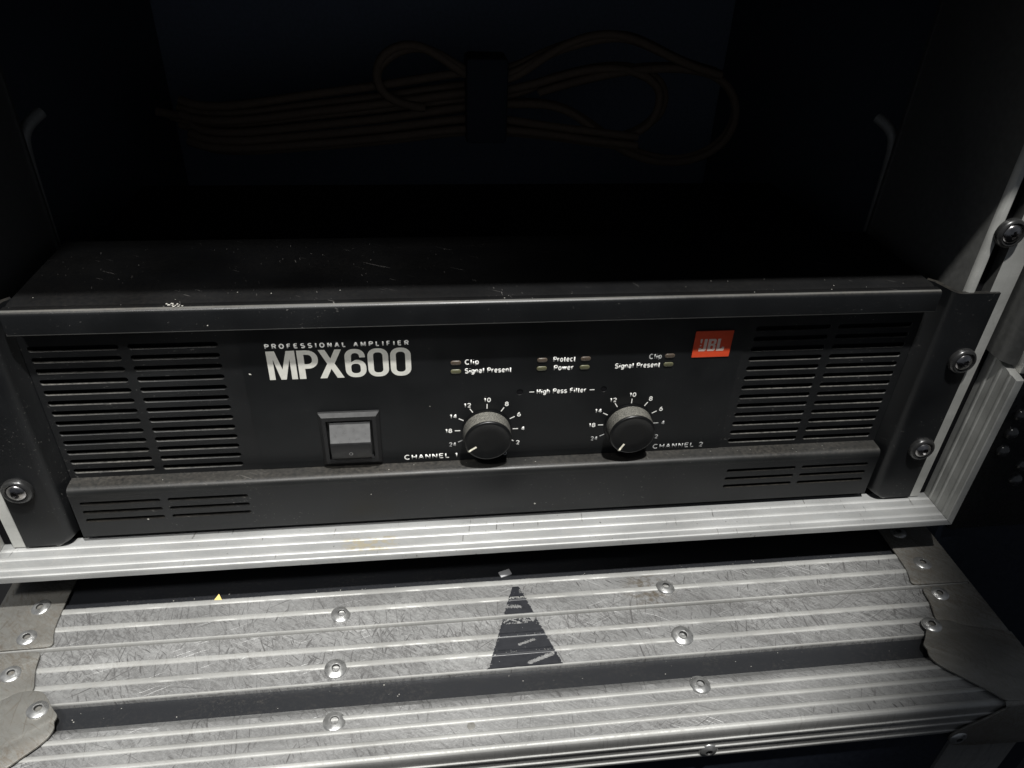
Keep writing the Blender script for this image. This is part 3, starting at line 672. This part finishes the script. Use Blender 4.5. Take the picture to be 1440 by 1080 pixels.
# ------------------------------------------------------------------ rack screws in cup washers
def cross_head():
    hm = lathe([(4.6, -1), (4.6, .6), (4.2, 1.5), (3.2, 2.2), (1.8, 2.6), (.001, 2.75)], 32, ('screw',), axis='y')
    a = bpy.data.objects.new('a', hm); col.objects.link(a)
    bm = bmesh.new()
    for ang in (35, 125):
        r = bmesh.ops.create_cube(bm, size=1)
        for v in r['verts']:
            k = .45 if v.co.y > 0 else 1.0                # tapers towards the bottom of the recess
            p = Vector((v.co.x * 4.8 * k, v.co.y * 3.6 - 2.4, v.co.z * 1.5))
            q = Matrix.Rotation(math.radians(ang), 3, 'Y') @ p; v.co = q * S
    cm = bpy.data.meshes.new('cut'); bm.to_mesh(cm); bm.free()
    b = bpy.data.objects.new('b', cm); col.objects.link(b)
    md = a.modifiers.new('c', 'BOOLEAN'); md.object = b; md.operation = 'DIFFERENCE'; md.solver = 'EXACT'; md.use_self = True
    dg = bpy.context.evaluated_depsgraph_get(); me = bpy.data.meshes.new_from_object(a.evaluated_get(dg))
    bpy.data.objects.remove(a); bpy.data.objects.remove(b)
    return me
head = cross_head()
wash = lathe([(7.6, 0), (7.7, .8), (7.5, 2.2), (6.9, 3.2), (6.0, 3.6), (5.3, 3.3), (4.9, 2.4), (4.7, 1.4), (3.5, 1.2), (.001, 1.2)], 40, ('washer',), axis='y')
for x, y, z, lb, an in ((235.2, -.05, 94.6, 'black cross-head screw in cup washer, upper hole of the right ear', 0), (234.2, -.05, 37.2, 'black cross-head screw in cup washer, lower hole of the right ear', .5),
                    (-232.6, -.05, 38.6, 'black cross-head screw in cup washer, low in the left ear', .25), (232.0, 1.1, 163.4, 'cross-head screw in the bare rail above the right ear', .8)):
    t = thing('rack_screw', lb, 'screw', (x, y, z), 'rack screws')
    w_ = link_mesh('cup_washer', wash, t, (x, y, z)); w_.scale = (.92, .92, .92); h = link_mesh('screw_head', head, t, (x, y - 1.6, z)); h.rotation_euler = (0, an, 0); h.scale = (1.05, 1.0, 1.05)

# ------------------------------------------------------------------ bundled cables at the back
cb = thing('cable_bundle', 'bundle of brown cables tied with a dark strap behind the amplifier', 'cables', (12, 255, 118))
def tube(pts, r, name, parent, mat):
    cu = bpy.data.curves.new('k', 'CURVE'); cu.dimensions = '3D'; cu.bevel_depth = r * S; cu.bevel_resolution = 2; cu.resolution_u = 10
    sp = cu.splines.new('NURBS'); sp.points.add(len(pts) - 1); sp.use_endpoint_u = True; sp.order_u = 4
    for p, c in zip(sp.points, pts): p.co = (c[0] * S, c[1] * S, c[2] * S, 1)
    o = bpy.data.objects.new('k', cu); col.objects.link(o)
    dg = bpy.context.evaluated_depsgraph_get(); me = bpy.data.meshes.new_from_object(o.evaluated_get(dg)); bpy.data.objects.remove(o)
    me.materials.clear(); me.materials.append(M[mat])
    for p in me.polygons: p.use_smooth = True
    link_mesh(name, me, parent)
for i in range(13):
    v = i / 12; j = rnd.uniform(-4, 4); zc = 140 + 40 * v; yy = 252 + rnd.uniform(-7, 9)
    zl = 124 + 28 * v + j * .5
    left = [(-205 - j * 4, yy + 8, zl + 6), (-180, yy, zl), (-120, yy, zl + 5 + 6 * v), (-60, yy, zl + 9 + 9 * v), (0, yy, zc)]
    if i in (10, 11): left = [(-30, yy, 156), (-52, yy, 158), (-66, yy, 172), (-58, yy, 190 + j), (-30, yy, 200), (0, yy, zc)]
    if i < 4: right = [(30, yy, zc - 2), (60, yy, zc - 4 - i), (90, yy, 131 + 3 * i), (125, yy, 127 + 3 * i)]
    elif i < 6: right = [(30, yy, 158), (70, yy, 154 + i), (100, yy, 137 + j), (130, yy, 121 + j), (165, yy, 114), (196, yy, 128), (205 + j, yy, 155), (186, yy, 178), (150, yy, 186), (95, yy, 180), (50, yy, 166)]
    elif i < 9: right = [(30, yy, zc), (60, yy, 168 + i), (100, yy, 178 + i), (135, yy, 178 + j), (145 + 2 * j, yy, 160), (136 + j, yy, 140), (112, yy, 133)]
    else: right = [(30, yy, zc), (50, yy, 180 + i), (80, yy, 192 + i + j), (115, yy, 196 + i), (150, yy, 186), (180, yy, 180)]
    tube(left + right, 3.0, 'cable', cb, 'cable')
for sx in (1, -1):                                     # pale bent grab bars on the inner side walls of the rack
    tube([(sx * 226, 94, 105), (sx * 226, 94, 130), (sx * 226, 95, 160), (sx * 226, 96, 176), (sx * 224.5, 99, 183), (sx * 219, 108, 187)], 3.0, 'grab_bar', rack, 'palebar')
link_mesh('strap', box(-2, 27, 240, 268, 133, 190, 'strap', 3), cb)

# ------------------------------------------------------------------ dark case standing to the right
nb = thing('equipment_case', 'dark case with domed studs standing right of the rack', 'case', (360, 150, -640))
link_mesh('body', box(274, 470, 4, 380, -640, 330, 'navy', 4), nb)
link_mesh('stud_plate', box(277, 330, .4, 4.5, -30, 90, 'washer', .8), nb)
dome = lathe([(4.1, -.3), (4.1, .5), (3.7, 1.8), (2.7, 2.8), (1.4, 3.4), (.001, 3.6)], 24, ('stud',), axis='y')
for x, z in ((286, 69.2), (286, 56.7), (286, 44.3), (286.3, 31.6), (304.2, 32), (304.2, 20), (304.5, 8.8)): link_mesh('stud', dome, nb, (x, .6, z))

# ------------------------------------------------------------------ small litter
tag(link_mesh('yellow_flake', mk([(-152.6, -14.4, -33.9), (-147.6, -15.2, -33.9), (-150.3, -10.4, -32.9), (-152.2, -14.2, -32.6), (-147.9, -14.9, -32.6), (-150.3, -10.8, -31.9)],
     [(0, 1, 2), (3, 4, 5), (0, 1, 4, 3), (1, 2, 5, 4), (2, 0, 3, 5)], 'yellow')), 'tiny yellow flake on the black strip behind the ridged edge', 'flake')
g = tag(link_mesh('grey_flake', box(-3.4, 3.4, -1.9, 1.9, -.4, .8, 'greychip', .35), None, (3.8, -8.4, -33.5)), 'small grey flake on the black strip above the painted triangle', 'flake'); g.rotation_euler = (.1, .05, .35)
# pale dust specks and fluff
V = []; F = []
def speck(x, y, z, r, n):
    b = len(V); n = Vector(n).normalized(); t = n.orthogonal().normalized(); s_ = n.cross(t)
    for k in range(5):
        a = 2 * math.pi * k / 5 + rnd.random(); p = Vector((x, y, z)) + (t * math.cos(a) + s_ * math.sin(a)) * r * rnd.uniform(.5, 1.3); V.append(tuple(p))
    V.append(tuple(Vector((x, y, z)) + n * r * .5)); 
    for k in range(5): F.append((b + k, b + (k + 1) % 5, b + 5))
for _ in range(22): speck(rnd.uniform(-210, 200), rnd.uniform(5, 20), 132.7, rnd.uniform(.12, .32), (0, 0, 1))
for _ in range(30): speck(rnd.uniform(-230, 220), rnd.uniform(-79, -70), -36.55, rnd.uniform(.12, .38), (0, 0, 1))
for _ in range(25): speck(rnd.uniform(-200, 200), rnd.uniform(-13, -9), -34.15, rnd.uniform(.15, .4), (0, 0, 1))
for _ in range(22): speck(rnd.uniform(-210, 205), rnd.uniform(5, 11), 33.95, rnd.uniform(.12, .35), (0, 0, 1))
for x, z, r in ((-67, 21, .5), (-118.7, 92.5, .75), (-180, 12.0, .6), (20, 8, .6), (-130, 124, .5), (-35, 70, .3)): speck(x, 11.5 if 34 < z < 120 else 2.95, z, r, (0, -1, 0))
for x in range(14): speck(-146 + x * .45 + rnd.uniform(-1, 1), 5.5 + rnd.uniform(-1, 2), 132.9, .55, (0, 0, 1))
d = link_mesh('dust_specks', mk(V, F, 'dust')); d['kind'] = 'stuff'; d['label'] = 'pale dust specks lying on the amplifier and case edges'; d['category'] = 'dust'
